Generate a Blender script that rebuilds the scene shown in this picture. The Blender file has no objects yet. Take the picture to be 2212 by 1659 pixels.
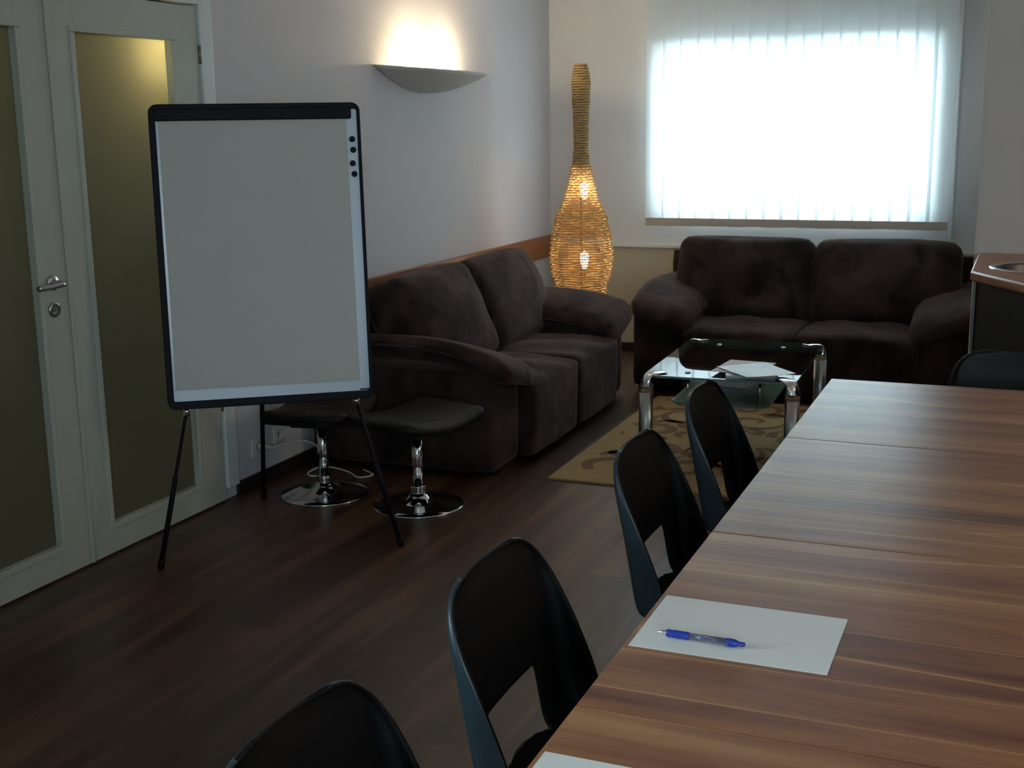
import bpy, bmesh, math, random
from mathutils import Vector, Matrix
random.seed(7)
sc = bpy.context.scene
C = sc.collection
PI = math.pi

# ---------------------------------------------------------------- camera
YAW, PITCH, ROLL, FPX, CAM_H = -.39533589, .2065025, -.01494481, 2680.95, 1.52
cy, sy = math.cos(YAW), math.sin(YAW)
cp, sp = math.cos(PITCH), math.sin(PITCH)
fw = Vector((sy*cp, cy*cp, -sp)); rt = Vector((cy, -sy, 0)); up = rt.cross(fw)
cr, sr = math.cos(ROLL), math.sin(ROLL)
r2 = cr*rt + sr*up; u2 = -sr*rt + cr*up
cam_d = bpy.data.cameras.new('camera'); cam = bpy.data.objects.new('camera', cam_d); C.objects.link(cam)
M = Matrix((r2, u2, -fw)).transposed().to_4x4(); M.translation = Vector((0, 0, CAM_H))
cam.matrix_world = M
cam_d.sensor_width = 36; cam_d.lens = FPX/2212*36; cam_d.clip_start = .02
sc.camera = cam

# ---------------------------------------------------------------- daylight, exposure
w = bpy.data.worlds.new('sky'); sc.world = w; w.use_nodes = True
bg = w.node_tree.nodes['Background']
bg.inputs[0].default_value = (.74, .91, 1.0, 1); bg.inputs[1].default_value = 15.0
sc.view_settings.view_transform = 'Standard'; sc.view_settings.look = 'None'
sc.view_settings.gamma = 1; sc.view_settings.use_curve_mapping = False
sc.view_settings.exposure = 0.0
sc.cycles.use_denoising = True
sc.cycles.max_bounces = 10; sc.cycles.diffuse_bounces = 5; sc.cycles.transparent_max_bounces = 16
sc.cycles.sample_clamp_indirect = 8

def portal(name, loc, rot, sx, sz):
    d = bpy.data.lights.new(name, 'AREA'); d.shape = 'RECTANGLE'; d.size = sx; d.size_y = sz
    d.cycles.is_portal = True
    o = bpy.data.objects.new(name, d); C.objects.link(o); o.location = loc; o.rotation_euler = rot
    return o
portal('window_portal', (-1.42, 8.24, 1.44), (-PI/2, 0, 0), 1.80, 1.12)     # the sky seen through the window behind the blind
portal('side_window_portal', (-3.20, .15, 1.6), (0, -PI/2, 0), 1.3, 1.5)       # the sky through the window in the left wall, beside the camera

portal('rear_window_portal_right', (1.5, -2.36, 1.6), (PI/2, 0, 0), 1.9, 1.5)      # the sky through the window behind the camera

# ---------------------------------------------------------------- materials
def nmat(name):
    m = bpy.data.materials.new(name); m.use_nodes = True
    nt = m.node_tree; b = nt.nodes['Principled BSDF']
    return m, nt, b
def N(nt, t, **k):
    n = nt.nodes.new(t)
    for a, v in k.items(): setattr(n, a, v)
    return n
def simple(name, col, rough=.5, metal=0, var=.06, scale=8, bump=0, bscale=200, coat=0, spec=.5, sheen=0):
    m, nt, b = nmat(name)
    tc = N(nt, 'ShaderNodeTexCoord'); no = N(nt, 'ShaderNodeTexNoise'); no.inputs['Scale'].default_value = scale
    no.inputs['Detail'].default_value = 4
    nt.links.new(tc.outputs['Object'], no.inputs['Vector'])
    r = N(nt, 'ShaderNodeValToRGB'); nt.links.new(no.outputs['Fac'], r.inputs['Fac'])
    r.color_ramp.elements[0].position = .3; r.color_ramp.elements[1].position = .7
    r.color_ramp.elements[0].color = tuple(c*(1-var) for c in col)+(1,)
    r.color_ramp.elements[1].color = tuple(min(1, c*(1+var)) for c in col)+(1,)
    nt.links.new(r.outputs['Color'], b.inputs['Base Color'])
    b.inputs['Roughness'].default_value = rough; b.inputs['Metallic'].default_value = metal
    b.inputs['Coat Weight'].default_value = coat; b.inputs['Specular IOR Level'].default_value = spec
    b.inputs['Sheen Weight'].default_value = sheen
    if bump:
        n2 = N(nt, 'ShaderNodeTexNoise'); n2.inputs['Scale'].default_value = bscale
        nt.links.new(tc.outputs['Object'], n2.inputs['Vector'])
        bp = N(nt, 'ShaderNodeBump'); bp.inputs['Strength'].default_value = bump; bp.inputs['Distance'].default_value = .002
        nt.links.new(n2.outputs['Fac'], bp.inputs['Height']); nt.links.new(bp.outputs['Normal'], b.inputs['Normal'])
    return m

WALL = simple('wall_paint', (.585, .575, .62), .85, var=.015, scale=3, bump=.15, bscale=120)
WALLBACK = simple('wall_paint_back', (.68, .68, .69), .85, var=.015, scale=3, bump=.1, bscale=120)
WALLLOW = simple('lower_wall_paint', (.50, .45, .34), .85, var=.02, scale=3)
WALLRIGHT = simple('column_paint', (.50, .49, .48), .85, var=.02, scale=3)
CEIL = simple('ceiling_paint', (.75, .75, .74), .9, var=.01)
DOORW = simple('door_lacquer', (.44, .47, .41), .45, var=.02, scale=2)
CASING = simple('casing_lacquer', (.62, .70, .70), .4, var=.01, scale=2)
TRIMW = simple('white_trim', (.72, .74, .72), .5, var=.01)
DARKBASE = simple('dark_baseboard', (.022, .012, .011), .5)
CHROME = simple('chrome', (.82, .84, .86), .08, 1, var=.01)
BRUSH = simple('brushed_aluminium', (.52, .54, .54), .32, 1, var=.04)
STEEL = simple('steel', (.55, .56, .58), .2, 1, var=.02)
BASIN = simple('basin_steel_dark', (.10, .10, .10), .4, 1, var=.05)
BLACKP = simple('black_plastic', (.0020, .0020, .0026), .5, var=.05, scale=20, bump=.08, bscale=500, spec=.2)
BLACKF = simple('black_frame', (.006, .006, .012), .55, var=.05, spec=.15)
LEATHER = simple('black_leather', (.006, .0052, .0055), .5, var=.2, scale=12, bump=.35, bscale=160, spec=.25)
BOARDW = simple('whiteboard_enamel', (.60, .68, .80), .25, var=.01)
PAD = simple('flipchart_paper', (.51, .52, .49), .9, var=.015, scale=2)
PAPER = simple('office_paper', (.84, .83, .80), .85, var=.01, scale=3)
PAPER2 = simple('office_paper_cool', (.80, .82, .86), .8, var=.01, scale=3)
SOCKET = simple('socket_plastic', (.62, .62, .58), .4, var=.01)
CABLE = simple('cable_white', (.66, .68, .64), .5, var=.01)
SCONCE = simple('sconce_plaster', (.62, .61, .58), .6, var=.01)
BLUEP = simple('blue_rubber', (.015, .035, .32), .4, var=.05)
CABDARK = simple('anthracite_panel', (.0085, .0095, .013), .55, var=.1, spec=.25)
CABEDGE = simple('grey_edge', (.16, .16, .16), .5)
HINGE = simple('hinge_metal', (.25, .22, .17), .4, .7)

def wood(name, cols, axis, sx, sy, rough, streak=None, coat=0, seed=0., lines=0., spec=.5):
    """stripes run along the given axis; cols = ramp"""
    m, nt, b = nmat(name)
    tc = N(nt, 'ShaderNodeTexCoord'); mp = N(nt, 'ShaderNodeMapping'); nt.links.new(tc.outputs['Object'], mp.inputs['Vector'])
    mp.inputs['Scale'].default_value = (sx, sy, 1) if axis == 'x' else (sy, sx, 1)
    mp.inputs['Location'].default_value = (seed, seed*1.7, 0)
    n1 = N(nt, 'ShaderNodeTexNoise'); n1.inputs['Scale'].default_value = 1; n1.inputs['Detail'].default_value = 5
    n1.inputs['Roughness'].default_value = .62
    nt.links.new(mp.outputs['Vector'], n1.inputs['Vector'])
    r = N(nt, 'ShaderNodeValToRGB'); nt.links.new(n1.outputs['Fac'], r.inputs['Fac'])
    els = r.color_ramp.elements
    els[0].position = cols[0][0]; els[0].color = cols[0][1]+(1,)
    els[1].position = cols[-1][0]; els[1].color = cols[-1][1]+(1,)
    for p, c in cols[1:-1]:
        e = els.new(p); e.color = c+(1,)
    out = r.outputs['Color']
    if streak:
        mp2 = N(nt, 'ShaderNodeMapping'); nt.links.new(tc.outputs['Object'], mp2.inputs['Vector'])
        mp2.inputs['Scale'].default_value = (sx*.35, sy*.55, 1) if axis == 'x' else (sy*.55, sx*.35, 1)
        mp2.inputs['Location'].default_value = (seed+3, seed+9, 0)
        n2 = N(nt, 'ShaderNodeTexNoise'); n2.inputs['Scale'].default_value = 1; n2.inputs['Detail'].default_value = 1.5
        nt.links.new(mp2.outputs['Vector'], n2.inputs['Vector'])
        # thin lines where the noise crosses a value
        s = N(nt, 'ShaderNodeMath', operation='SUBTRACT'); nt.links.new(n2.outputs['Fac'], s.inputs[0]); s.inputs[1].default_value = .5
        a = N(nt, 'ShaderNodeMath', operation='ABSOLUTE'); nt.links.new(s.outputs[0], a.inputs[0])
        mr = N(nt, 'ShaderNodeMapRange'); nt.links.new(a.outputs[0], mr.inputs['Value'])
        mr.inputs['From Min'].default_value = 0; mr.inputs['From Max'].default_value = lines
        mr.inputs['To Min'].default_value = .75; mr.inputs['To Max'].default_value = 0
        mx = N(nt, 'ShaderNodeMix', data_type='RGBA'); nt.links.new(mr.outputs[0], mx.inputs['Factor'])
        nt.links.new(out, mx.inputs['A']); mx.inputs['B'].default_value = streak+(1,)
        out = mx.outputs['Result']
    nt.links.new(out, b.inputs['Base Color'])
    b.inputs['Roughness'].default_value = rough; b.inputs['Coat Weight'].default_value = coat
    b.inputs['Coat Roughness'].default_value = .15; b.inputs['Specular IOR Level'].default_value = spec
    return m, nt, b, out
TABLEW = []
for s_ in (0., 5.3, 11.1, 17.7):
    TABLEW.append(wood('plum_wood_laminate', [(.30, (.105, .032, .021)), (.44, (.235, .080, .038)), (.56, (.345, .140, .056)), (.70, (.43, .205, .088))],
                       'x', 1.0, 13, .30, streak=(.58, .33, .14), seed=s_, lines=.011, spec=.55)[0])
CHERRY = wood('cherry_rail', [(.3, (.20, .065, .022)), (.7, (.33, .12, .045))], 'y', 1.0, 22, .35)[0]
CHERRYX = wood('cherry_worktop', [(.3, (.26, .10, .045)), (.7, (.36, .15, .07))], 'x', 1.5, 20, .3)[0]
def floor_mat():
    m, nt, b = nmat('dark_laminate_floor')
    tc = N(nt, 'ShaderNodeTexCoord'); mp = N(nt, 'ShaderNodeMapping'); nt.links.new(tc.outputs['Object'], mp.inputs['Vector'])
    mp.inputs['Rotation'].default_value = (0, 0, PI/2)
    br = N(nt, 'ShaderNodeTexBrick'); nt.links.new(mp.outputs['Vector'], br.inputs['Vector'])
    br.inputs['Scale'].default_value = 1; br.inputs['Brick Width'].default_value = 1.28; br.inputs['Row Height'].default_value = .19
    br.inputs['Mortar Size'].default_value = .0012; br.inputs['Mortar Smooth'].default_value = .3; br.offset = .37
    br.inputs['Color1'].default_value = (0, 0, 0, 1); br.inputs['Color2'].default_value = (1, 1, 1, 1); br.inputs['Mortar'].default_value = (.2, .2, .2, 1)
    mp2 = N(nt, 'ShaderNodeMapping'); nt.links.new(tc.outputs['Object'], mp2.inputs['Vector']); mp2.inputs['Scale'].default_value = (16, 1.1, 1)
    n1 = N(nt, 'ShaderNodeTexNoise'); n1.inputs['Scale'].default_value = 1; n1.inputs['Detail'].default_value = 6; n1.inputs['Roughness'].default_value = .6
    nt.links.new(mp2.outputs['Vector'], n1.inputs['Vector'])
    ad = N(nt, 'ShaderNodeMath', operation='MULTIPLY_ADD'); nt.links.new(br.outputs['Color'], ad.inputs[0]); ad.inputs[1].default_value = .22
    nt.links.new(n1.outputs['Fac'], ad.inputs[2])
    r = N(nt, 'ShaderNodeValToRGB'); nt.links.new(ad.outputs[0], r.inputs['Fac'])
    e = r.color_ramp.elements
    e[0].position = .35; e[0].color = (.024, .0115, .0075, 1); e[1].position = .82; e[1].color = (.150, .074, .040, 1)
    k = e.new(.6); k.color = (.064, .030, .0165, 1)
    nt.links.new(r.outputs['Color'], b.inputs['Base Color'])
    b.inputs['Roughness'].default_value = .38; b.inputs['Specular IOR Level'].default_value = .5
    bp = N(nt, 'ShaderNodeBump'); bp.inputs['Strength'].default_value = .25; bp.inputs['Distance'].default_value = .001
    nt.links.new(br.outputs['Fac'], bp.inputs['Height']); bp.invert = True; nt.links.new(bp.outputs['Normal'], b.inputs['Normal'])
    return m
FLOOR = floor_mat()
def suede():
    m, nt, b = nmat('brown_suede')
    tc = N(nt, 'ShaderNodeTexCoord')
    n1 = N(nt, 'ShaderNodeTexNoise'); n1.inputs['Scale'].default_value = 5; n1.inputs['Detail'].default_value = 6; n1.inputs['Distortion'].default_value = .6
    nt.links.new(tc.outputs['Object'], n1.inputs['Vector'])
    r = N(nt, 'ShaderNodeValToRGB'); nt.links.new(n1.outputs['Fac'], r.inputs['Fac'])
    e = r.color_ramp.elements; e[0].position = .38; e[0].color = (.012, .0066, .006, 1); e[1].position = .68; e[1].color = (.058, .034, .031, 1)
    nt.links.new(r.outputs['Color'], b.inputs['Base Color'])
    b.inputs['Roughness'].default_value = .9; b.inputs['Specular IOR Level'].default_value = .2
    b.inputs['Sheen Weight'].default_value = .22; b.inputs['Sheen Roughness'].default_value = .45; b.inputs['Sheen Tint'].default_value = (.60, .42, .38, 1)
    n2 = N(nt, 'ShaderNodeTexNoise'); n2.inputs['Scale'].default_value = 14; nt.links.new(tc.outputs['Object'], n2.inputs['Vector'])
    bp = N(nt, 'ShaderNodeBump'); bp.inputs['Strength'].default_value = .4; bp.inputs['Distance'].default_value = .01
    nt.links.new(n2.outputs['Fac'], bp.inputs['Height']); nt.links.new(bp.outputs['Normal'], b.inputs['Normal'])
    return m
SUEDE = suede()
def glass(name, tint, gloss=.08, rough=0., ior=1.5, body=0., bodycol=(.3, .4, .38, 1)):
    m, nt, b = nmat(name); nt.nodes.remove(b); out = nt.nodes['Material Output']
    tr = N(nt, 'ShaderNodeBsdfTransparent'); tr.inputs[0].default_value = tint+(1,)
    gl = N(nt, 'ShaderNodeBsdfGlossy'); gl.inputs['Roughness'].default_value = rough; gl.inputs['Color'].default_value = (1, 1, 1, 1)
    fr = N(nt, 'ShaderNodeFresnel'); fr.inputs['IOR'].default_value = ior
    mx = N(nt, 'ShaderNodeMixShader'); nt.links.new(fr.outputs[0], mx.inputs[0]); nt.links.new(tr.outputs[0], mx.inputs[1]); nt.links.new(gl.outputs[0], mx.inputs[2])
    o = mx.outputs[0]
    if body:
        df = N(nt, 'ShaderNodeBsdfDiffuse'); df.inputs['Color'].default_value = bodycol
        m2 = N(nt, 'ShaderNodeMixShader'); m2.inputs[0].default_value = body; nt.links.new(o, m2.inputs[1]); nt.links.new(df.outputs[0], m2.inputs[2]); o = m2.outputs[0]
    nt.links.new(o, out.inputs['Surface'])
    return m
WINGLASS = glass('window_glass', (.97, .99, .98))
TBLGLASS = glass('table_glass', (.86, .93, .91), ior=1.75)
SHELFGLASS = glass('frosted_shelf_glass', (.72, .82, .80), ior=1.5, rough=.1, body=.42, bodycol=(.52, .66, .62, 1))
GLASSEDGE = simple('glass_edge_green', (.14, .26, .24), .2)
SHELLBACK = simple('shell_outer_blue_grey', (.022, .040, .052), .38, var=.05, scale=20, bump=.08, bscale=500)
CLEARP = glass('clear_plastic', (.82, .84, .9), ior=1.5, body=.25, bodycol=(.3, .3, .35, 1))
def frosted():
    m, nt, b = nmat('frosted_door_glass'); nt.nodes.remove(b); out = nt.nodes['Material Output']
    tl = N(nt, 'ShaderNodeBsdfTranslucent'); tl.inputs[0].default_value = (.62, .66, .54, 1)
    df = N(nt, 'ShaderNodeBsdfDiffuse'); df.inputs[0].default_value = (.085, .095, .075, 1)
    m1 = N(nt, 'ShaderNodeMixShader'); m1.inputs[0].default_value = .55; nt.links.new(tl.outputs[0], m1.inputs[1]); nt.links.new(df.outputs[0], m1.inputs[2])
    gl = N(nt, 'ShaderNodeBsdfGlossy'); gl.inputs['Roughness'].default_value = .12
    fr = N(nt, 'ShaderNodeFresnel'); fr.inputs['IOR'].default_value = 1.35
    m2 = N(nt, 'ShaderNodeMixShader'); nt.links.new(fr.outputs[0], m2.inputs[0]); nt.links.new(m1.outputs[0], m2.inputs[1]); nt.links.new(gl.outputs[0], m2.inputs[2])
    nt.links.new(m2.outputs[0], out.inputs['Surface'])
    return m
FROST = frosted()
def translucent(name, col, mixv, dcol=None):
    m, nt, b = nmat(name); nt.nodes.remove(b); out = nt.nodes['Material Output']
    tl = N(nt, 'ShaderNodeBsdfTranslucent'); tl.inputs[0].default_value = col+(1,)
    df = N(nt, 'ShaderNodeBsdfDiffuse'); df.inputs[0].default_value = (dcol or col)+(1,)
    tc = N(nt, 'ShaderNodeTexCoord'); no = N(nt, 'ShaderNodeTexNoise'); no.inputs['Scale'].default_value = 90
    nt.links.new(tc.outputs['Object'], no.inputs['Vector'])
    bp = N(nt, 'ShaderNodeBump'); bp.inputs['Strength'].default_value = .1; nt.links.new(no.outputs['Fac'], bp.inputs['Height'])
    nt.links.new(bp.outputs['Normal'], df.inputs['Normal'])
    m1 = N(nt, 'ShaderNodeMixShader'); m1.inputs[0].default_value = mixv; nt.links.new(df.outputs[0], m1.inputs[1]); nt.links.new(tl.outputs[0], m1.inputs[2])
    nt.links.new(m1.outputs[0], out.inputs['Surface'])
    return m
VANE = translucent('blind_fabric', (.90, .95, .97), .60, (.86, .90, .92))
WEIGHT = translucent('taupe_hem', (.62, .54, .48), .12, (.55, .48, .43))
WICKER = translucent('woven_seagrass', (.90, .55, .14), .25, (.55, .40, .21))
def emis(name, col, st):
    m, nt, b = nmat(name); b.inputs['Base Color'].default_value = (.8, .8, .8, 1)
    b.inputs['Emission Color'].default_value = col+(1,); b.inputs['Emission Strength'].default_value = st
    return m
BULB = emis('lamp_bulb_lit', (1, .86, .62), 60)
SBULB = emis('sconce_bulb_lit', (1, .80, .50), 60)
RUG = simple('rug_pile', (.40, .28, .135), 1.0, var=.12, scale=60, bump=.5, bscale=400)
RUG2 = simple('rug_pattern_pile', (.215, .125, .062), 1.0, var=.12, scale=60, bump=.5, bscale=400)
def cover(name, cols, sx=6, sy=3):
    m, nt, b = nmat(name)
    tc = N(nt, 'ShaderNodeTexCoord'); mp = N(nt, 'ShaderNodeMapping'); nt.links.new(tc.outputs['Object'], mp.inputs['Vector']); mp.inputs['Scale'].default_value = (sx, sy, 1)
    no = N(nt, 'ShaderNodeTexNoise'); no.inputs['Scale'].default_value = 1.2; no.inputs['Detail'].default_value = 3; nt.links.new(mp.outputs['Vector'], no.inputs['Vector'])
    r = N(nt, 'ShaderNodeValToRGB'); nt.links.new(no.outputs['Fac'], r.inputs['Fac'])
    e = r.color_ramp.elements; e[0].position = .35; e[1].position = .65; e[0].color = cols[0]+(1,); e[1].color = cols[-1]+(1,)
    for i, c in enumerate(cols[1:-1]):
        k = e.new(.35+.3*(i+1)/(len(cols)-1)); k.color = c+(1,)
    nt.links.new(r.outputs['Color'], b.inputs['Base Color']); b.inputs['Roughness'].default_value = .35
    return m
MAG1 = cover('leaflet_print', [(.42, .46, .55), (.58, .62, .70), (.62, .58, .62)])
MAG2 = cover('magazine_print_blue', [(.06, .12, .26), (.22, .32, .48), (.40, .30, .30), (.5, .58, .66)], 9, 6)

# ---------------------------------------------------------------- mesh helpers
def link(name, bm, mat, parent=None, smooth=False, bevel=0, bseg=2, autosm=False, subsurf=0):
    me = bpy.data.meshes.new(name); bmesh.ops.recalc_face_normals(bm, faces=bm.faces); bm.to_mesh(me); bm.free()
    for m in (mat if isinstance(mat, (list, tuple)) else [mat]): me.materials.append(m)
    o = bpy.data.objects.new(name, me); C.objects.link(o)
    if parent: o.parent = parent
    if smooth:
        for p in me.polygons: p.use_smooth = True
    if bevel:
        md = o.modifiers.new('bevel', 'BEVEL'); md.width = bevel; md.segments = bseg; md.limit_method = 'ANGLE'; md.angle_limit = .7
        for p in me.polygons: p.use_smooth = True
        wn = o.modifiers.new('wn', 'WEIGHTED_NORMAL'); wn.keep_sharp = True
    if subsurf:
        md = o.modifiers.new('sub', 'SUBSURF'); md.levels = subsurf; md.render_levels = subsurf
    return o
def box(bm, x0, x1, y0, y1, z0, z1, mi=0):
    vs = [bm.verts.new((x, y, z)) for x in (x0, x1) for y in (y0, y1) for z in (z0, z1)]
    for f in ((0, 1, 3, 2), (4, 6, 7, 5), (0, 4, 5, 1), (2, 3, 7, 6), (0, 2, 6, 4), (1, 5, 7, 3)):
        bm.faces.new([vs[i] for i in f]).material_index = mi
    return vs
def bx(*a):
    bm = bmesh.new(); box(bm, *a); return bm
def prism(bm, pts, z0, z1, mi=0):
    a = [bm.verts.new((x, y, z0)) for x, y in pts]; b = [bm.verts.new((x, y, z1)) for x, y in pts]
    n = len(pts)
    bm.faces.new(a[::-1]).material_index = mi; bm.faces.new(b).material_index = mi
    for i in range(n): bm.faces.new((a[i], a[(i+1) % n], b[(i+1) % n], b[i])).material_index = mi
def lathe(bm, prof, n=32, c=(0, 0, 0), axis='z', cap=True):
    rings = []
    for r, z in prof:
        ring = []
        for i in range(n):
            t = 2*PI*i/n; p = (r*math.cos(t), r*math.sin(t), z)
            if axis == 'x': p = (z, p[0], p[1])
            if axis == 'y': p = (p[0], z, p[1])
            ring.append(bm.verts.new((p[0]+c[0], p[1]+c[1], p[2]+c[2])))
        rings.append(ring)
    for a, b in zip(rings, rings[1:]):
        for i in range(n): bm.faces.new((a[i], a[(i+1) % n], b[(i+1) % n], b[i]))
    if cap:
        if prof[0][0] > 1e-5: bm.faces.new(rings[0][::-1])
        if prof[-1][0] > 1e-5: bm.faces.new(rings[-1])
def tube(bm, pts, r, n=12, cap=True):
    pts = [Vector(p) for p in pts]; rs = r if isinstance(r, (list, tuple)) else [r]*len(pts)
    rings = []; nrm = None
    for i, p in enumerate(pts):
        d = (pts[min(i+1, len(pts)-1)]-pts[max(i-1, 0)]).normalized()
        if nrm is None:
            nrm = d.orthogonal().normalized()
        else:
            nrm = (nrm - d*nrm.dot(d)).normalized()
        bn = d.cross(nrm)
        rings.append([bm.verts.new(p+(nrm*math.cos(2*PI*k/n)+bn*math.sin(2*PI*k/n))*rs[i]) for k in range(n)])
    for a, b in zip(rings, rings[1:]):
        for k in range(n): bm.faces.new((a[k], a[(k+1) % n], b[(k+1) % n], b[k]))
    if cap: bm.faces.new(rings[0][::-1]); bm.faces.new(rings[-1])
def smoothpath(pts, k=8):
    P = [Vector(p) for p in pts]; out = []
    for i in range(len(P)-1):
        p0, p1, p2, p3 = P[max(i-1, 0)], P[i], P[i+1], P[min(i+2, len(P)-1)]
        for j in range(k):
            t = j/k
            out.append(.5*((2*p1)+(p2-p0)*t+(2*p0-5*p1+4*p2-p3)*t*t+(3*p1-p0-3*p2+p3)*t**3))
    out.append(P[-1]); return out
def puff(sx, sy, sz, r, bulge=(0, 0, 0), n=14, fn=None, c=(0, 0, 0)):
    """soft rounded box; bulge swells each pair of faces"""
    bm = bmesh.new(); bmesh.ops.create_cube(bm, size=2)
    bmesh.ops.subdivide_edges(bm, edges=bm.edges[:], cuts=n, use_grid_fill=True)
    hx, hy, hz = sx/2, sy/2, sz/2
    for v in bm.verts:
        p = v.co; a, b_, c_ = p
        q = Vector((a*hx, b_*hy, c_*hz))
        inn = Vector((max(-hx+r, min(hx-r, q.x)), max(-hy+r, min(hy-r, q.y)), max(-hz+r, min(hz-r, q.z))))
        d = q-inn
        if d.length > 1e-9: q = inn + d.normalized()*r
        q.x += math.copysign(bulge[0]*(1-b_*b_)*(1-c_*c_)*abs(a), a)
        q.y += math.copysign(bulge[1]*(1-a*a)*(1-c_*c_)*abs(b_), b_)
        q.z += math.copysign(bulge[2]*(1-a*a)*(1-b_*b_)*abs(c_), c_)
        if fn: q = fn(q, a, b_, c_)
        v.co = q + Vector(c)
    return bm
def tag(o, label=None, cat=None, group=None, kind=None):
    if label: o['label'] = label
    if cat: o['category'] = cat
    if group: o['group'] = group
    if kind: o['kind'] = kind
    return o
def thing(name, label, cat, loc=(0, 0, 0), rz=0, group=None):
    o = bpy.data.objects.new(name, None); C.objects.link(o); o.location = loc; o.rotation_euler = (0, 0, rz)
    return tag(o, label, cat, group)
def struct(name, bm, m, **k):
    return tag(link(name, bm, m, **k), kind='structure')
def copy_tree(o, parent=None):
    c = o.copy(); C.objects.link(c); c.parent = parent
    for ch in list(o.children): copy_tree(ch, c)
    return c

# ---------------------------------------------------------------- room shell
XL, YB = -3.012, 8.0
HC = 2.62
struct('floor', bx(-3.2, 3.0, -2.5, 8.3, -.1, 0), FLOOR)
struct('ceiling', bx(-3.2, 3.0, -2.5, 8.3, HC, HC+.1), CEIL)
struct('floor_corridor', bx(-4.7, -3.2, 1.9, 6.1, -.1, 0), FLOOR)
struct('ceiling_corridor', bx(-4.7, -3.2, 1.9, 6.1, HC, HC+.1), CEIL)
LW0, LW1, LZ0, LZ1 = -.6, .9, .95, 2.25     # window in the left wall
DY0, DY1, DZ = 2.50, 4.125, 1.985          # door opening
bm = bmesh.new(); WX = XL-.02
box(bm, WX-.14, WX, -2.2, LW0, 0, HC); box(bm, WX-.14, WX, LW1, DY0, 0, HC); box(bm, WX-.14, WX, LW0, LW1, 0, LZ0); box(bm, WX-.14, WX, LW0, LW1, LZ1, HC); box(bm, WX-.14, WX, DY1, YB+.3, 0, HC); box(bm, WX-.14, WX, DY0, DY1, DZ, HC)
struct('wall_left', bm, WALL)
WY0, WY1, WZ0, WZ1 = -2.27, -.57, .92, 1.98
bm = bmesh.new()
box(bm, WX-.1, WY0, YB, YB+.28, .715, HC); box(bm, WY1, 3.0, YB, YB+.28, .715, HC)
box(bm, WY0, WY1, YB, YB+.28, .715, WZ0); box(bm, WY0, WY1, YB, YB+.28, WZ1, HC)
struct('wall_back', bm, WALLBACK)
struct('wall_back_lower', bx(WX-.1, 3.0, YB, YB+.28, 0, .715), WALLLOW)
struct('wall_right_column', bx(-.232, 3.0, 6.2, YB-.001, 0, HC), WALLRIGHT, bevel=.006)
struct('wall_right', bx(2.85, 3.0, -2.2, 6.2, 0, HC), WALL)
bm = bmesh.new(); c0, c1, e0, e1 = .55, 2.45, .9, 2.3
box(bm, -3.2, c0, -2.35, -2.2, 0, HC); box(bm, c1, 3.0, -2.35, -2.2, 0, HC); box(bm, c0, c1, -2.35, -2.2, 0, e0); box(bm, c0, c1, -2.35, -2.2, e1, HC)
struct('wall_near', bm, WALL)
# corridor seen as a glow through the frosted doors
bm = bmesh.new(); box(bm, -4.7, -4.6, 1.9, 6.1, 0, HC)
struct('wall_corridor', bm, WALL)
bm = bmesh.new(); box(bm, -4.6, WX-.14, 1.9, 2.0, 0, HC); box(bm, -4.6, WX-.14, 6.0, 6.1, 0, HC)
struct('wall_corridor_end', bm, WALL)
# window behind the blind
wn = struct('window_1', bx(WY0, WY1, YB+.2, YB+.24, WZ0, WZ0+.05), TRIMW)
def winframe(parent, x0, x1, z0, z1, y, mull):
    bm = bmesh.new()
    box(bm, x0, x0+.05, y, y+.05, z0+.05, z1); box(bm, x1-.05, x1, y, y+.05, z0+.05, z1); box(bm, x0+.05, x1-.05, y, y+.05, z1-.05, z1)
    box(bm, mull-.04, mull+.04, y, y+.05, z0+.05, z1-.05)
    link('window_frame', bm, TRIMW, parent, bevel=.004)
    for p0, p1 in ((x0+.05, mull-.04), (mull+.04, x1-.05)):
        link('pane', bx(p0, p1, y+.02, y+.026, z0+.05, z1-.05), WINGLASS, parent)
winframe(wn, WY0, WY1, WZ0, WZ1, YB+.195, -1.44)
wn2 = struct('window_2', bx(WX-.12, WX-.08, LW0, LW1, LZ0, LZ0+.05), TRIMW)
bm = bmesh.new(); box(bm, WX-.12, WX-.07, LW0, LW0+.05, LZ0+.05, LZ1); box(bm, WX-.12, WX-.07, LW1-.05, LW1, LZ0+.05, LZ1); box(bm, WX-.12, WX-.07, LW0+.05, LW1-.05, LZ1-.05, LZ1)
link('window_frame', bm, TRIMW, wn2, bevel=.004)
link('pane', bx(WX-.10, WX-.094, LW0+.05, LW1-.05, LZ0+.05, LZ1-.05), WINGLASS, wn2)
wn3 = struct('window_3', bx(c0, c1, -2.33, -2.28, e0, e0+.05), TRIMW)
winframe(wn3, c0, c1, e0, e1, -2.33, 1.5)
# trims on the window wall
struct('trim_1', bx(WX+.002, -.235, YB-.03, YB-.0005, .703, .728), TRIMW, bevel=.004)
struct('trim_2', bx(-.447, -.432, YB-.012, YB-.0005, .73, HC-.001), TRIMW, bevel=.003)
struct('baseboard_left', bx(WX+.0005, WX+.014, DY1+.09, 7.99, 0, .055), DARKBASE, bevel=.004)
struct('baseboard_back', bx(WX+.02, -.24, YB-.014, YB-.0005, 0, .055), DARKBASE, bevel=.004)
# door casing
bm = bmesh.new()
box(bm, XL-.13, XL+.012, DY1-.001, DY1+.078, .055, DZ+.078); box(bm, XL-.13, XL+.012, DY0-.078, DY0+.001, 0, DZ+.078)
box(bm, XL-.13, XL+.012, DY0+.001, DY1-.001, DZ, DZ+.078)
struct('trim_3', bm, CASING, bevel=.004)

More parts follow.
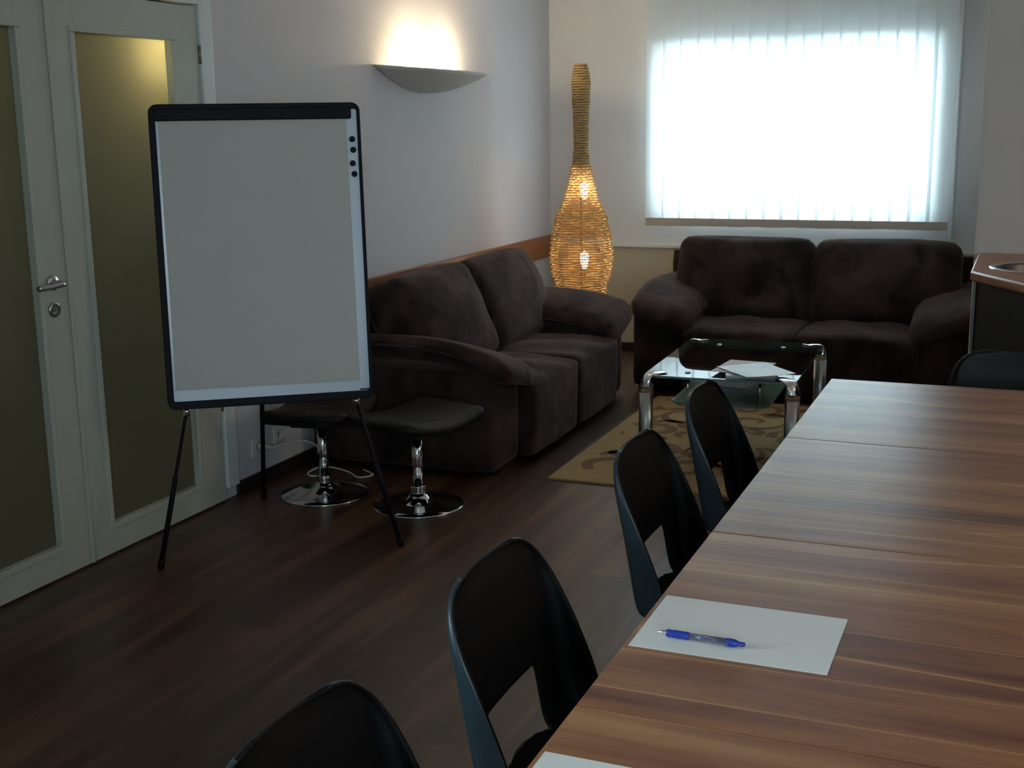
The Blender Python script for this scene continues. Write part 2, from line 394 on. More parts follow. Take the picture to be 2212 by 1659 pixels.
# ---------------------------------------------------------------- double glazed door
def leaf(name, y0, y1, gy0, gy1, gz0=.118, gz1=1.845, hinge_y=None):
    x0, x1 = XL-.042, XL
    bm = bmesh.new()
    z0, z1 = .008, DZ-.006
    box(bm, x0, x1, y0, gy0, z0, z1); box(bm, x0, x1, gy1, y1, z0, z1)
    box(bm, x0, x1, gy0, gy1, z0, gz0); box(bm, x0, x1, gy0, gy1, gz1, z1)
    d = struct(name, bm, DOORW, bevel=.0025)
    # fine grooves where rails meet stiles + moulding round the glass
    bm = bmesh.new(); mw = .022
    box(bm, x1-.006, x1+.006, gy0-mw, gy1+mw, gz1, gz1+mw); box(bm, x1-.006, x1+.006, gy0-mw, gy1+mw, gz0-mw, gz0)
    box(bm, x1-.006, x1+.006, gy0-mw, gy0, gz0, gz1); box(bm, x1-.006, x1+.006, gy1, gy1+mw, gz0, gz1)
    link('glazing_bead', bm, DOORW, d, bevel=.003)
    link('glass_pane', bx(x0+.012, x0+.018, gy0-.004, gy1+.004, gz0-.004, gz1+.004), FROST, d)
    if hinge_y:
        for z in (.42, 1.0, 1.80):
            bm = bmesh.new(); tube(bm, [(x1+.004, hinge_y, z-.035), (x1+.004, hinge_y, z+.035)], .006, 10)
            link('hinge', bm, HINGE, d, smooth=True)
    return d
leaf('door_1', 3.3205, DY1-.004, 3.434, 3.948, hinge_y=DY1-.002)
dl = leaf('door_2', DY0+.004, 3.3175, 2.64, 3.165)
bm = bmesh.new(); box(bm, XL+.0002, XL+.008, 3.2995, 3.3175, .01, DZ-.01)
link('meeting_strip', bm, DOORW, dl, bevel=.002)
bm = bmesh.new(); hy, hz = 3.231, 1.022
lathe(bm, [(.026, 0), (.026, .008), (.022, .010), (0.0001, .010)], 32, (XL, hy, hz), 'x')
tube(bm, smoothpath([(XL+.008, hy, hz), (XL+.045, hy, hz-.001), (XL+.058, hy-.012, hz-.002), (XL+.060, hy-.05, hz-.003), (XL+.060, hy-.125, hz-.004)]), .0095, 14)
link('door_handle', bm, STEEL, dl, smooth=True)
bm = bmesh.new(); lathe(bm, [(.026, 0), (.026, .007), (.020, .009), (.012, .006), (.0001, .006)], 32, (XL, 3.228, .932), 'x')
kx = link('key_rosette', bm, STEEL, dl, smooth=True)
bm = bmesh.new(); lathe(bm, [(.0085, 0), (.0085, .010), (.0001, .010)], 20, (XL, 3.228, .934), 'x'); box(bm, XL+.001, XL+.0095, 3.224, 3.232, .918, .930)
link('lock_cylinder', bm, HINGE, kx)
# corridor lamp light (a wall lamp in the corridor behind the door)
def pl(name, loc, power, col, rad):
    d = bpy.data.lights.new(name, 'POINT'); d.energy = power; d.color = col; d.shadow_soft_size = rad
    o = bpy.data.objects.new(name, d); C.objects.link(o); o.location = loc; return o
pl('right_warm_fill', (2.6, 4.6, 2.05), 24, (1, .76, .50), .08)   # warm fill light added out of frame on the right to brighten the tables
pl('corridor_lamp', (-3.17, 3.92, 1.83), 20.0, (1, .68, .34), .04)
pl('corridor_ceiling_lamp', (-3.9, 3.2, 2.3), 16, (1, .85, .58), .12)

# ---------------------------------------------------------------- wooden wall rail
rail = tag(link('wall_rail', bx(WX+.001, WX+.024, 4.55, 7.985, .632, .778), CHERRY, bevel=.003), 'long reddish cherry wood rail on the left wall behind the sofa', 'wall rail')

# ---------------------------------------------------------------- vertical blind
bl = thing('vertical_blind', 'white vertical blind glowing with daylight over the window', 'blind', (0, YB-.085, 0))
link('headrail', bx(-2.36, -.44, -.02, .02, 2.50, 2.54), TRIMW, bl, bevel=.003)
link('headrail_bracket', bx(-1.45, -1.41, -.02, .084, 2.541, 2.56), TRIMW, bl)
nv = 17; x_first, x_last = -2.335, -.455
vw = .1270
for i in range(nv):
    xa = x_first + (x_last-vw-x_first)*i/(nv-1)+vw/2
    a = .10 + random.uniform(-.015, .015)
    bm = bmesh.new()
    def vane_strip(z0, z1, off, th, nn=6):
        for s in range(nn):
            t0, t1 = -vw/2+vw*s/nn, -vw/2+vw*(s+1)/nn
            f = lambda t: (xa+t*math.cos(a), t*math.sin(a)+.005*(1-(2*t/vw)**2)+off)
            (p, q), (r_, s2) = f(t0), f(t1)
            vs = [bm.verts.new(v) for v in ((p, q, z0), (r_, s2, z0), (r_, s2, z1), (p, q, z1))]
            bm.faces.new(vs)
    zb = .905
    vane_strip(zb, 2.5, 0, 0); bmesh.ops.remove_doubles(bm, verts=bm.verts, dist=1e-5)
    v = link('vane', bm, VANE, bl, smooth=True)
    bm = bmesh.new()
    ca, sa = math.cos(a), math.sin(a)
    vs = box(bm, -vw/2+.001, vw/2-.001, -.0022, .0022, .855+random.uniform(-.002, .002), .9045)
    for k in vs: k.co = Vector((xa+k.co.x*ca-k.co.y*sa, k.co.x*sa+k.co.y*ca, k.co.z))
    link('hem_weight', bm, WEIGHT, v)
for (cx_, ww, dz) in ((-2.10, .09, .022), (-.80, .06, .028)):
    bm = bmesh.new(); tube(bm, smoothpath([(cx_-ww, -.012, .856), (cx_-ww*.5, -.012, .856-dz*.8), (cx_, -.012, .856-dz), (cx_+ww*.5, -.012, .856-dz*.8), (cx_+ww, -.012, .856)]), .0012, 6)
    link('bead_chain', bm, SOCKET, bl, smooth=True)

# ---------------------------------------------------------------- wall sconce
SY, SZ = 6.075, 1.812
scn = thing('wall_sconce', 'wide half-bowl white wall light glowing upward above the sofa', 'wall light', (WX+.001, SY, SZ))
bm = bmesh.new(); A_, B_, D_ = .525, .325, .125
nn, mm = 40, 14; rows = []
for j in range(mm+1):
    rho = 1-j/mm; ring = []
    for i in range(nn+1):
        t = -PI/2+PI*i/nn
        ring.append(bm.verts.new((B_*rho*math.cos(t), A_*rho*math.sin(t), -D_*(1-rho**1.9)-.028*rho*math.cos(t))))
    rows.append(ring)
for j in range(mm):
    for i in range(nn): bm.faces.new((rows[j][i], rows[j][i+1], rows[j+1][i+1], rows[j+1][i]))
bmesh.ops.remove_doubles(bm, verts=bm.verts, dist=1e-5)
o = link('bowl', bm, SCONCE, scn, smooth=True); md = o.modifiers.new('s', 'SOLIDIFY'); md.thickness = .006; md.offset = -1
for dy in (-.13, .26):
    bm = bmesh.new(); lathe(bm, [(.0001, 0), (.016, .006), (.022, .03), (.02, .055), (.012, .075), (.0001, .08)], 16, (.07, dy, -.075), cap=False)
    link('bulb', bm, SBULB, scn, smooth=True)
    pl('sconce_light', (WX+.060, SY+dy, SZ+.025), 10.5, (1, .78, .46), .02)

# ---------------------------------------------------------------- woven bottle lamp
LX, LY = -2.53, 7.2
lamp = thing('bottle_floor_lamp', 'tall woven bottle-shaped floor lamp lit from inside in the corner', 'floor lamp', (LX, LY, 0))
prof = [(0.0, .120), (.04, .125), (.25, .125), (.40, .136), (.545, .155), (.628, .180), (.718, .191), (.812, .182), (.95, .152), (1.08, .097), (1.19, .066), (1.285, .050), (1.38, .043), (1.53, .045), (1.665, .051), (1.755, .056), (1.82, .047), (1.857, .036)]
def prad(z):
    for (z0, r0), (z1, r1) in zip(prof, prof[1:]):
        if z <= z1:
            t = (z-z0)/(z1-z0); t = t*t*(3-2*t)*.5+t*.5
            return r0+(r1-r0)*t
    return prof[-1][1]
bm = bmesh.new(); z = .012; row = 0
pitch = .0150
while z < 1.857:
    R0 = prad(z)
    ns = 26 if z < 1.27 else 12
    seg = ns*4
    amp = .0085 if z < 1.27 else .0030
    dense = z > 1.25 or (.84 < z < 1.02)
    hh = .0070 if z > 1.25 else (.0062 if .84 < z < 1.02 else .0046)
    ring = []
    wob = random.uniform(-.0012, .0012)
    for i in range(seg):
        t = 2*PI*i/seg
        rr = R0+amp*math.cos(ns/2*t+PI*row)+wob
        zz = z+.0012*math.sin(3*t+row*1.3)+.0007*math.sin(11*t+row)
        c, s = math.cos(t), math.sin(t)
        ring.append([bm.verts.new(((rr+dr)*c, (rr+dr)*s, zz+dz)) for dr, dz in ((.0028, 0), (0, hh), (-.0028, 0), (0, -hh))])
    for i in range(seg):
        p, q = ring[i], ring[(i+1) % seg]
        for k in range(4): bm.faces.new((p[k], p[(k+1) % 4], q[(k+1) % 4], q[k]))
    z += pitch; row += 1
link('woven_shade', bm, WICKER, lamp, smooth=True)
bm = bmesh.new()
for k in range(13):
    t = 2*PI*(k+.5)/13
    tube(bm, [((prad(zz)-.002)*math.cos(t), (prad(zz)-.002)*math.sin(t), zz) for zz in [i*.05+.01 for i in range(38)] if zz < 1.855], .0022, 5)
link('stake', bm, WICKER, lamp, smooth=True); bpy.data.objects['stake']['kind'] = 'stuff'
bm = bmesh.new(); lathe(bm, [(.001, .004), (.116, .004), (.118, .012), (.001, .016)], 32)
link('base_plate', bm, BLACKF, lamp)
bm = bmesh.new(); lathe(bm, [(.04, 1.262), (.048, 1.266), (.04, 1.27)], 24)
link('neck_disc', bm, BLACKF, lamp)
bm = bmesh.new(); tube(bm, [(0, 0, .016), (0, 0, 1.08)], .006, 8)
link('inner_rod', bm, BLACKF, lamp)
for zb in (.70, 1.12):
    bm = bmesh.new(); lathe(bm, [(.012, -.05), (.015, -.045), (.023, -.01), (.026, .02), (.02, .045), (.0001, .055)], 16, (0.03, -.03, zb), cap=False)
    b_ = link('bulb', bm, BULB, lamp, smooth=True)
    q = pl('bottle_lamp_light', (LX+.03, LY-.03, zb+.005), 7.0 if zb < 1 else 4.5, (1, .68, .25), .03)

# ---------------------------------------------------------------- sofas (local: front faces -Y, back at +Y)
def make_sofa(label, loc, rz):
    S = thing('sofa', label, 'sofa', loc, rz, 'brown suede two-seater sofas')
    W = 1.88; H = W/2
    bm = puff(W-.10, .84, .20, .02, n=6, c=(0, .54, .125)); link('base', bm, SUEDE, S, smooth=True)
    for sgn in (-1, 1):
        xi = H-.17
        bm = puff(.335, .90, .45, .035, (.008, .01, 0), 8, None, (sgn*xi, .53, .252)); link('arm_panel', bm, SUEDE, S, smooth=True)
        def padf(q, a, b_, c_, sgn=sgn):
            t = (q.y+.50)/1.0                       # 0 front .. 1 back
            q.z += (q.x*sgn)*.26                      # tilts inwards
            q.z -= .085*max(0, 1-t/.5)**2
            q.z += .005*math.sin(6*t+a*2)
            if c_ < 0: q.z += .02*(1-b_*b_)
            q.x += sgn*.012*math.sin(5*t)
            return q
        bm = puff(.360, .95, .120, .058, (.010, .012, .012), 16, padf, (sgn*(H-.188), .485, .515)); link('armrest_cushion', bm, SUEDE, S, smooth=True)
    for k, sgn in enumerate((-1, 1)):
        def seatf(q, a, b_, c_, sgn=sgn):
            if c_ > 0: q.z -= .012*b_*b_ + .006*math.sin(7*a+3*b_+sgn)
            if b_ < 0: q.y += .004*math.sin(3*a+2*c_+k)
            if c_ < 0: q.z = max(q.z, -.18)
            return q
        bm = puff(.634, .70, .36, .028, (.0, .008, .016), 16, seatf, (sgn*.318, .358, .215)); link('seat_cushion', bm, SUEDE, S, smooth=True)
    bm = puff(W-.06, .14, .70, .03, (0, .005, 0), 8, None, (0, .905, .40)); link('back_frame', bm, SUEDE, S, smooth=True)
    for sgn in (-1, 1):
        def backf(q, a, b_, c_, sgn=sgn):
            h = (q.z+.24)/.48                        # 0 bottom 1 top
            wob = .007*math.sin(3*a+2.5*c_+sgn*2)+.003*math.sin(7*c_-4*a)
            q.y += wob
            if h < .45: q.x *= 1-.14*((.45-h)/.45)*(1 if a*sgn > 0 else .0)
            q.y += .04*max(0, h-.6)                   # top rolls back
            if c_ > 0:
                q.z -= .012*abs(a)**5
            ang = math.radians(-20); y, zz = q.y, q.z
            q.y = y*math.cos(ang)-zz*math.sin(ang); q.z = y*math.sin(ang)+zz*math.cos(ang)
            return q
        bm = puff(.80, .22, .50, .060, (.006, .055, .008), 18, backf, (sgn*.398, .60, .600)); link('back_cushion', bm, SUEDE, S, smooth=True)
    for sx in (-1, 1):
        for yy in (.12, .9):
            bm = bmesh.new(); lathe(bm, [(.022, 0), (.026, .045)], 12, (sx*.82, yy, 0)); link('foot', bm, BLACKF, S)
    return S
make_sofa('dark brown suede two-seater sofa along the left wall under the wall light', (-2.0, 5.68, 0), PI/2)
make_sofa('dark brown suede two-seater sofa in front of the bright window', (-1.13, 6.665, 0), 0)

# ---------------------------------------------------------------- rug
rx0, rx1, ry0, ry1 = -1.87, -.22, 4.87, 6.62
def scrolls(bm):
    rnd = random.Random(11)
    def ribbon(path, widths):
        P = [Vector((x, y, 0)) for x, y in path]
        L = []; Rr = []
        for i, p in enumerate(P):
            d = (P[min(i+1, len(P)-1)]-P[max(i-1, 0)]); d.z = 0
            if d.length < 1e-6: continue
            d.normalize(); n_ = Vector((-d.y, d.x, 0)); w_ = widths(i/(len(P)-1))
            a, b = p+n_*w_, p-n_*w_
            if not all(rx0+.05 < v.x < rx1-.05 and ry0+.16 < v.y < ry1-.05 for v in (a, b)):
                L.append(None); Rr.append(None); continue
            L.append(bm.verts.new((a.x, a.y, .0112))); Rr.append(bm.verts.new((b.x, b.y, .0112)))
        for i in range(len(L)-1):
            if L[i] and L[i+1]:
                try: bm.faces.new((L[i], L[i+1], Rr[i+1], Rr[i])).material_index = 1
                except ValueError: pass
    def spiral(cx, cy_, R, turns, ph, sgn):
        path = []
        for i in range(70):
            t = i/69; r = R*(1-t)**.85+.012; th = ph+sgn*turns*2*PI*t
            path.append((cx+r*math.cos(th), cy_+r*math.sin(th)))
        ribbon(path, lambda t: .006+.024*math.sin(PI*min(1, t*1.05))**.8)
    def leafm(cx, cy_, ang, ln, wd, bend):
        path = []
        for i in range(24):
            t = i/23; a = ang+bend*(t-.5)
            path.append((cx+ln*(t)*math.cos(a), cy_+ln*(t)*math.sin(a)))
        ribbon(path, lambda t: wd*math.sin(PI*t**.75)+.001)
    gx = [-1.66, -1.30, -.94, -.58, -.22, .14]
    gy = [5.16, 5.50, 5.84, 6.18, 6.45]
    for i, x in enumerate(gx):
        for j, y in enumerate(gy):
            sgn = 1 if (i+j) % 2 else -1
            cx, cyy = x+rnd.uniform(-.03, .03)+(.08 if j % 2 else 0), y+rnd.uniform(-.03, .03)
            ph = rnd.uniform(0, 6.28)
            spiral(cx, cyy, .15, 1.15, ph, sgn)
            for k in range(4):
                a = ph+k*1.35; leafm(cx+.16*math.cos(a), cyy+.16*math.sin(a), a+sgn*1.0, .14, .026, 1.3*sgn)
bm = bmesh.new(); box(bm, rx0, rx1, ry0, ry1, .0005, .010)
for a in (-1.2,): pass
scrolls(bm)
rug = link('rug', bm, [RUG, RUG2]); tag(rug, 'beige rug with brown scroll pattern under the glass coffee table', 'rug')

# ---------------------------------------------------------------- coffee table
ct = thing('coffee_table', 'glass coffee table with round aluminium legs and lower glass shelf', 'coffee table', (-1.203, 5.61, .0115), math.radians(2))
hx, hy, T = .327, .495, .432
def octo(hx, hy, c): return [(-hx+c, -hy), (hx-c, -hy), (hx, -hy+c), (hx, hy-c), (hx-c, hy), (-hx+c, hy), (-hx, hy-c), (-hx, -hy+c)]
bm = bmesh.new(); prism(bm, octo(hx, hy, .055), T-.010, T)
for f in bm.faces:
    f.normal_update()
    if abs(f.normal.z) < .5: f.material_index = 1
link('glass_top', bm, [TBLGLASS, GLASSEDGE], ct)
bm = bmesh.new(); prism(bm, octo(.215, .415, .04), .300, .308)
bmesh.ops.translate(bm, verts=bm.verts, vec=(-.005, -.03, 0))
for f in bm.faces:
    f.normal_update()
    if abs(f.normal.z) < .5: f.material_index = 1
link('lower_shelf', bm, [SHELFGLASS, GLASSEDGE], ct)
for sx in (-1, 1):
    for sy_ in (-1, 1):
        x, y = sx*(hx-.012), sy_*(hy-.012)
        bm = bmesh.new(); lathe(bm, [(.031, 0), (.031, .355)], 28, (x, y, 0))
        lg = link('leg', bm, BRUSH, ct, smooth=True); lg.data.polygons[0].use_smooth = False
        bm = bmesh.new(); lathe(bm, [(.0295, .355), (.0295, .362), (.032, .362), (.032, .385)], 28, (x, y, 0), cap=False)
        # curved elbow sweeping inwards over the glass corner
        inx, iny = -sx*.70, -sy_*.70
        pts = smoothpath([(x, y, .372), (x, y, .402), (x+inx*.012, y+iny*.012, .427), (x+inx*.05, y+iny*.05, .4355), (x+inx*.095, y+iny*.095, .4360)], 5)
        rings = []
        for i, p in enumerate(pts):
            t = i/(len(pts)-1); d = (pts[min(i+1, len(pts)-1)]-pts[max(i-1, 0)]).normalized()
            side = Vector((-iny, inx, 0)).normalized(); nn_ = d.cross(side)
            wd = .032*(1-.18*t); th = .030*(1-t)**2.4+.003
            rings.append([bm.verts.new(p+side*wd*math.cos(2*PI*k/20)+nn_*th*math.sin(2*PI*k/20)) for k in range(20)])
        for a, b in zip(rings, rings[1:]):
            for k in range(20): bm.faces.new((a[k], a[(k+1) % 20], b[(k+1) % 20], b[k]))
        bm.faces.new(rings[0][::-1]); bm.faces.new(rings[-1])
        link('corner_cap', bm, CHROME, lg, smooth=True)
for (x, y) in ((-.155, .335), (.155, .335), (-.150, -.395), (.165, -.395)):
    bm = bmesh.new(); lathe(bm, [(.005, .287), (.009, .287), (.009, .2995)], 14, (x, y, 0)); tube(bm, [(x, y, .2990), (x, y, T-.0105)], .0058, 12)
    lathe(bm, [(.012, T+.0005), (.013, T+.002), (.012, T+.004), (.0001, T+.005)], 20, (x, y, 0), cap=False)
    link('shelf_rod', bm, CHROME, ct, smooth=True)

def sheet(name, label, cat, x, y, z, sx, sy_, rz, mat, th=.0012, group=None, curl=0., n=10):
    bm = bmesh.new()
    grid = []
    for lay in (0, 1):
        g = []
        for i in range(n+1):
            row = []
            for j in range(n+1):
                a, b = -1+2*i/n, -1+2*j/n
                zz = th*lay + curl*(max(0, a*a-.3)*.7+max(0, b*a)*.6)
                row.append(bm.verts.new((a*sx/2, b*sy_/2, zz)))
            g.append(row)
        grid.append(g)
    for lay in (0, 1):
        for i in range(n):
            for j in range(n): bm.faces.new((grid[lay][i][j], grid[lay][i+1][j], grid[lay][i+1][j+1], grid[lay][i][j+1]))
    per = [(i, 0) for i in range(n)]+[(n, j) for j in range(n)]+[(i, n) for i in range(n, 0, -1)]+[(0, j) for j in range(n, 0, -1)]
    for k in range(len(per)):
        (a, b), (c, d) = per[k], per[(k+1) % len(per)]
        bm.faces.new((grid[0][a][b], grid[0][c][d], grid[1][c][d], grid[1][a][b]))
    o = link(name, bm, mat); o.location = (x, y, z); o.rotation_euler = (0, 0, rz)
    return tag(o, label, cat, group)
TZ = T+.0115+.0004
sheet('magazine', 'thick white brochure at the bottom of the pile on the glass table', 'magazine', -1.09, 5.31, TZ, .21, .29, .25, MAG1, .012)
sheet('magazine', 'white leaflet sticking out to the left of the pile on the glass table', 'magazine', -1.12, 5.34, TZ+.0124, .21, .28, -.08, PAPER2, .003)
sheet('loose_paper', 'glossy pale sheet lying on top of the glass table pile', 'paper', -1.055, 5.265, TZ+.0170, .235, .27, .72, MAG1, .0015, curl=.004)
SZ_ = .3085+.0115
sheet('magazine', 'blue and red printed magazine on the lower glass shelf', 'magazine', -1.235, 5.56, SZ_, .21, .29, 1.45, MAG2, .006)
sheet('loose_paper', 'pale folded leaflet lying on the magazine on the lower shelf', 'paper', -1.26, 5.59, SZ_+.0064, .15, .26, 1.25, MAG1, .004, curl=.003)

# ---------------------------------------------------------------- conference tables
tx0, tx1 = -.525, .875
ys = [3.776, 3.012, 2.241, 1.466, .70]
labs = ['plum wood conference table farthest from the camera, shining with window light', 'plum wood conference table second from the far end, without papers on it',
        'plum wood conference table with the sheet and blue pen', 'plum wood conference table nearest the camera, bottom of the picture']
for k in range(4):
    y1_, y0_ = ys[k]-.0012, ys[k+1]+.0012
    t = thing('conference_table', labs[k], 'table', (tx0, y0_, 0), 0, 'conference tables pushed together in a row')
    L_, D = tx1-tx0, y1_-y0_
    link('tabletop', bx(0, L_, 0, D, .725, .75), TABLEW[k], t, bevel=.002)
    bm = bmesh.new(); box(bm, .08, L_-.08, .06, .09, .675, .725); box(bm, .08, L_-.08, D-.09, D-.06, .675, .725)
    link('under_frame', bm, BLACKF, t)
    for lx in (.42, L_-.12):
        for ly in (.08, D-(.30 if k == 0 else .08)):
            bm = bmesh.new(); tube(bm, [(lx, ly, 0), (lx, ly, .7245)], .02, 14); link('leg', bm, BRUSH, t, smooth=True)
# paper sheets + pen
sheet('paper_sheet', 'blank white sheet of paper with a blue pen lying on it', 'paper', -.3697, 1.783, .7503, .293, .215, 0, PAPER, .0006)
sheet('paper_sheet', 'blank white sheet of paper cut off at the bottom edge of the picture', 'paper', -.371, 1.222, .7503, .293, .215, 0, PAPER, .0006)
pen = thing('pen', 'blue retractable ballpoint pen lying on the white paper sheet', 'pen', (-.415, 1.7235, .7512+.0066), math.radians(-1.5))
def lx(prof, mat, name, parent):
    bm = bmesh.new(); lathe(bm, [(r, z) for z, r in prof], 20, axis='x'); return link(name, bm, mat, parent, smooth=True)
lx([(-.0705, .0006), (-.069, .0012), (-.058, .0040), (-.056, .0045)], CHROME, 'tip', pen)
lx([(-.056, .0046), (-.053, .0062), (-.047, .0058), (-.040, .0064), (-.030, .0060), (-.022, .0064), (-.020, .0055)], BLUEP, 'grip', pen)
lx([(-.020, .0054), (.036, .0054)], CLEARP, 'barrel', pen)
lx([(-.020, .0022), (.036, .0022)], BLUEP, 'ink_refill', pen)
lx([(.036, .0055), (.038, .0064), (.048, .0064), (.054, .0045), (.055, .0035), (.064, .0035), (.0655, .002)], BLUEP, 'cap', pen)
bm = bmesh.new(); box(bm, .000, .040, -.0085, -.0062, -.002, .002); box(bm, .036, .042, -.0085, -.003, -.002, .002); link('clip', bm, CLEARP, pen, bevel=.0006)

# ---------------------------------------------------------------- chairs (local: sitter faces +X)
def chair_shell():
    # profile: (x, z, halfwidth, wing forward, side lift)
    K = [(.215, .425, .185, 0, .000), (.195, .440, .205, 0, .004), (.12, .442, .215, 0, .012), (0, .434, .22, 0, .020), (-.10, .434, .218, .004, .028), (-.155, .440, .214, .018, .034),
         (-.190, .452, .210, .042, .030), (-.210, .470, .207, .060, .015), (-.220, .500, .205, .070, 0), (-.228, .545, .204, .068, 0), (-.240, .61, .203, .055, 0), (-.252, .67, .201, .040, 0),
         (-.263, .72, .196, .026, 0), (-.272, .76, .182, .015, 0), (-.279, .785, .162, .010, 0), (-.283, .800, .137, .007, 0), (-.285, .808, .105, .006, 0)]
    rows = []
    sub = 4
    def cr_(i, t, k):
        g = lambda j: K[max(0, min(len(K)-1, j))][k]
        p0, p1, p2, p3 = g(i-1), g(i), g(i+1), g(i+2)
        return .5*(2*p1+(p2-p0)*t+(2*p0-5*p1+4*p2-p3)*t*t+(3*p1-p0-3*p2+p3)*t**3)
    for i in range(len(K)-1):
        for j in range(sub): rows.append([cr_(i, j/sub, k) for k in range(5)])
    rows.append(list(K[-1]))
    bm = bmesh.new(); G = []
    NU = 44
    zl, zh, hw = .462, .582, .106            # the opening between seat and back
    back = [r_ for r_ in rows if r_[0] < -.165]
    def at_z(z):
        for a, b in zip(back, back[1:]):
            if a[1] <= z <= b[1]:
                t = (z-a[1])/(b[1]-a[1]+1e-9); return [a[k]+(b[k]-a[k])*t for k in range(5)]
        return back[0]
    def place(row, yy_s):
        x, z, hwid, wing, lift = row; s_ = abs(yy_s); sg = 1 if yy_s >= 0 else -1
        r = min(.028, wing*.85+.0005); fl = max(0, wing-r); flat = hwid-r
        tot = flat+r*PI/2+fl; d = s_*tot
        if d <= flat: px, py = 0, d
        elif d <= flat+r*PI/2: a = (d-flat)/r; px, py = r*(1-math.cos(a)), flat+r*math.sin(a)
        else: px, py = r+(d-flat-r*PI/2), hwid
        bow = .012*(py/hwid)**2 if x < -.165 else 0
        return [x+px+bow, sg*py, z+lift*s_**3]
    for row in rows:
        G.append([bm.verts.new(place(row, -1+2*k/NU)) for k in range(NU+1)])
    low = lambda y: zl+.020*(1-min(1, abs(y)/hw)**2)
    kill = set()
    for i in range(len(rows)-1):
        for k in range(NU):
            c = sum((v.co for v in (G[i][k], G[i][k+1], G[i+1][k+1], G[i+1][k])), Vector())/4
            if rows[i][0] < -.17 and abs(c.y) < hw and low(c.y) < c.z < zh: kill.add((i, k))
    for i in range(len(rows)-1):
        for k in range(NU):
            if (i, k) not in kill: bm.faces.new((G[i][k], G[i][k+1], G[i+1][k+1], G[i+1][k]))
    for i in range(1, len(rows)-1):
        for k in range(1, NU):
            near = [(i-1, k-1), (i-1, k), (i, k-1), (i, k)]
            kk = [n_ in kill for n_ in near]
            if not any(kk) or all(kk): continue
            y, z = G[i][k].co.y, G[i][k].co.z
            sl = all(n_ in kill for n_ in ((i-1, k), (i, k))) and not kk[0]; sr = all(n_ in kill for n_ in ((i-1, k-1), (i, k-1))) and not kk[1]
            if sum(kk) == 1 or (kk[0] == kk[2] and kk[1] == kk[3]): y = math.copysign(hw, y)
            if sum(kk) == 1 or (kk[0] == kk[1] and kk[2] == kk[3]) or sum(kk) == 3: z = zh if z > (zl+zh)/2+.01 else low(y)
            rw = at_z(z); G[i][k].co = Vector((rw[0]+.012*(y/rw[2])**2, y, z))
    loose = [v for v in bm.verts if not v.link_faces]
    bmesh.ops.delete(bm, geom=loose, context='VERTS')
    return bm
def make_chair(label):
    t = thing('shell_chair', label, 'chair', group='black plastic shell chairs around the conference tables')
    o = link('shell', chair_shell(), [SHELLBACK, BLACKP], t, smooth=True)
    md = o.modifiers.new('s', 'SOLIDIFY'); md.thickness = .009; md.offset = 0; md.material_offset = 1; md.material_offset_rim = 1
    md = o.modifiers.new('sub', 'SUBSURF'); md.levels = 1; md.render_levels = 1
    for sx, sy_ in ((1, 1), (1, -1), (-1, 1), (-1, -1)):
        bm = bmesh.new(); tube(bm, [(.13*sx, .13*sy_, .424), (.15*sx, .16*sy_, .39), (.19*sx, .20*sy_, 0.0)], .012, 12); link('leg', bm, BLACKF, t, smooth=True)
    bm = bmesh.new(); box(bm, -.14, .14, -.14, .14, .415, .424); link('seat_mount', bm, BLACKF, t, bevel=.003)
    return t
ch0 = make_chair('black shell chair right behind the flipchart side, beside the nearest table')
spots = [(-.53, 1.80, 0, 'black shell chair pushed in beside the sheet with the blue pen'),
         (-.53, 2.64, 0, 'black shell chair third from the bottom of the picture, floor showing through its back'),
         (-.53, 3.25, 0, 'black shell chair closest to the coffee table, rug showing through its back'),
         (-.53, 1.185, 0, 'black shell chair nearest the camera, only its top showing at the bottom edge'),
         (.0, 3.80, -PI/2, 'black shell chair at the far end of the tables, in front of the sink cabinet')]
for i, (x, y, rz, lab) in enumerate(spots):
    c = ch0 if i == 0 else copy_tree(ch0)
    c.location = (x, y, 0); c.rotation_euler = (0, 0, rz); c['label'] = lab

# ---------------------------------------------------------------- flipchart easel
ANG = math.radians(36); AL = math.radians(5)
fo = thing('flipchart_easel', 'black framed flipchart easel standing on three thin legs by the door', 'flipchart', (-2.41, 3.61, 0), ANG)
def P3(u, v, n=0.): # n: towards the camera
    return Vector((u, v*math.sin(AL)-n*math.cos(AL), v*math.cos(AL)+n*math.sin(AL)))
def roundrect(u0, u1, v0, v1, r, k=6):
    out = []
    for (cu, cv, a0_) in ((u1-r, v1-r, 0), (u0+r, v1-r, PI/2), (u0+r, v0+r, PI), (u1-r, v0+r, 1.5*PI)):
        for i in range(k+1):
            a = a0_+PI/2*i/k; out.append((cu+r*math.cos(a), cv+r*math.sin(a)))
    return out
def slab(outer, n0, n1, mat, name, parent, inner=None, bevel=.002):
    bm = bmesh.new()
    if inner is None:
        a = [bm.verts.new(P3(u, v, n0)) for u, v in outer]; b = [bm.verts.new(P3(u, v, n1)) for u, v in outer]
        bm.faces.new(a); bm.faces.new(b)
        for i in range(len(a)): bm.faces.new((a[i], a[(i+1) % len(a)], b[(i+1) % len(a)], b[i]))
    else:
        R4 = [[bm.verts.new(P3(u, v, n_)) for u, v in lp] for lp, n_ in ((outer, n0), (outer, n1), (inner, n1), (inner, n0))]
        m_ = len(outer)
        for q in range(4):
            a, b = R4[q], R4[(q+1) % 4]
            for i in range(m_): bm.faces.new((a[i], a[(i+1) % m_], b[(i+1) % m_], b[i]))
    return link(name, bm, mat, parent, bevel=bevel)
U0, U1, V0, V1 = -.365, .352, .562, 1.608
slab(roundrect(U0, U1, V0, V1, .03), -.012, .014, BLACKF, 'frame', fo, roundrect(U0+.022, U1-.012, V0+.028, V1-.022, .008), .003)
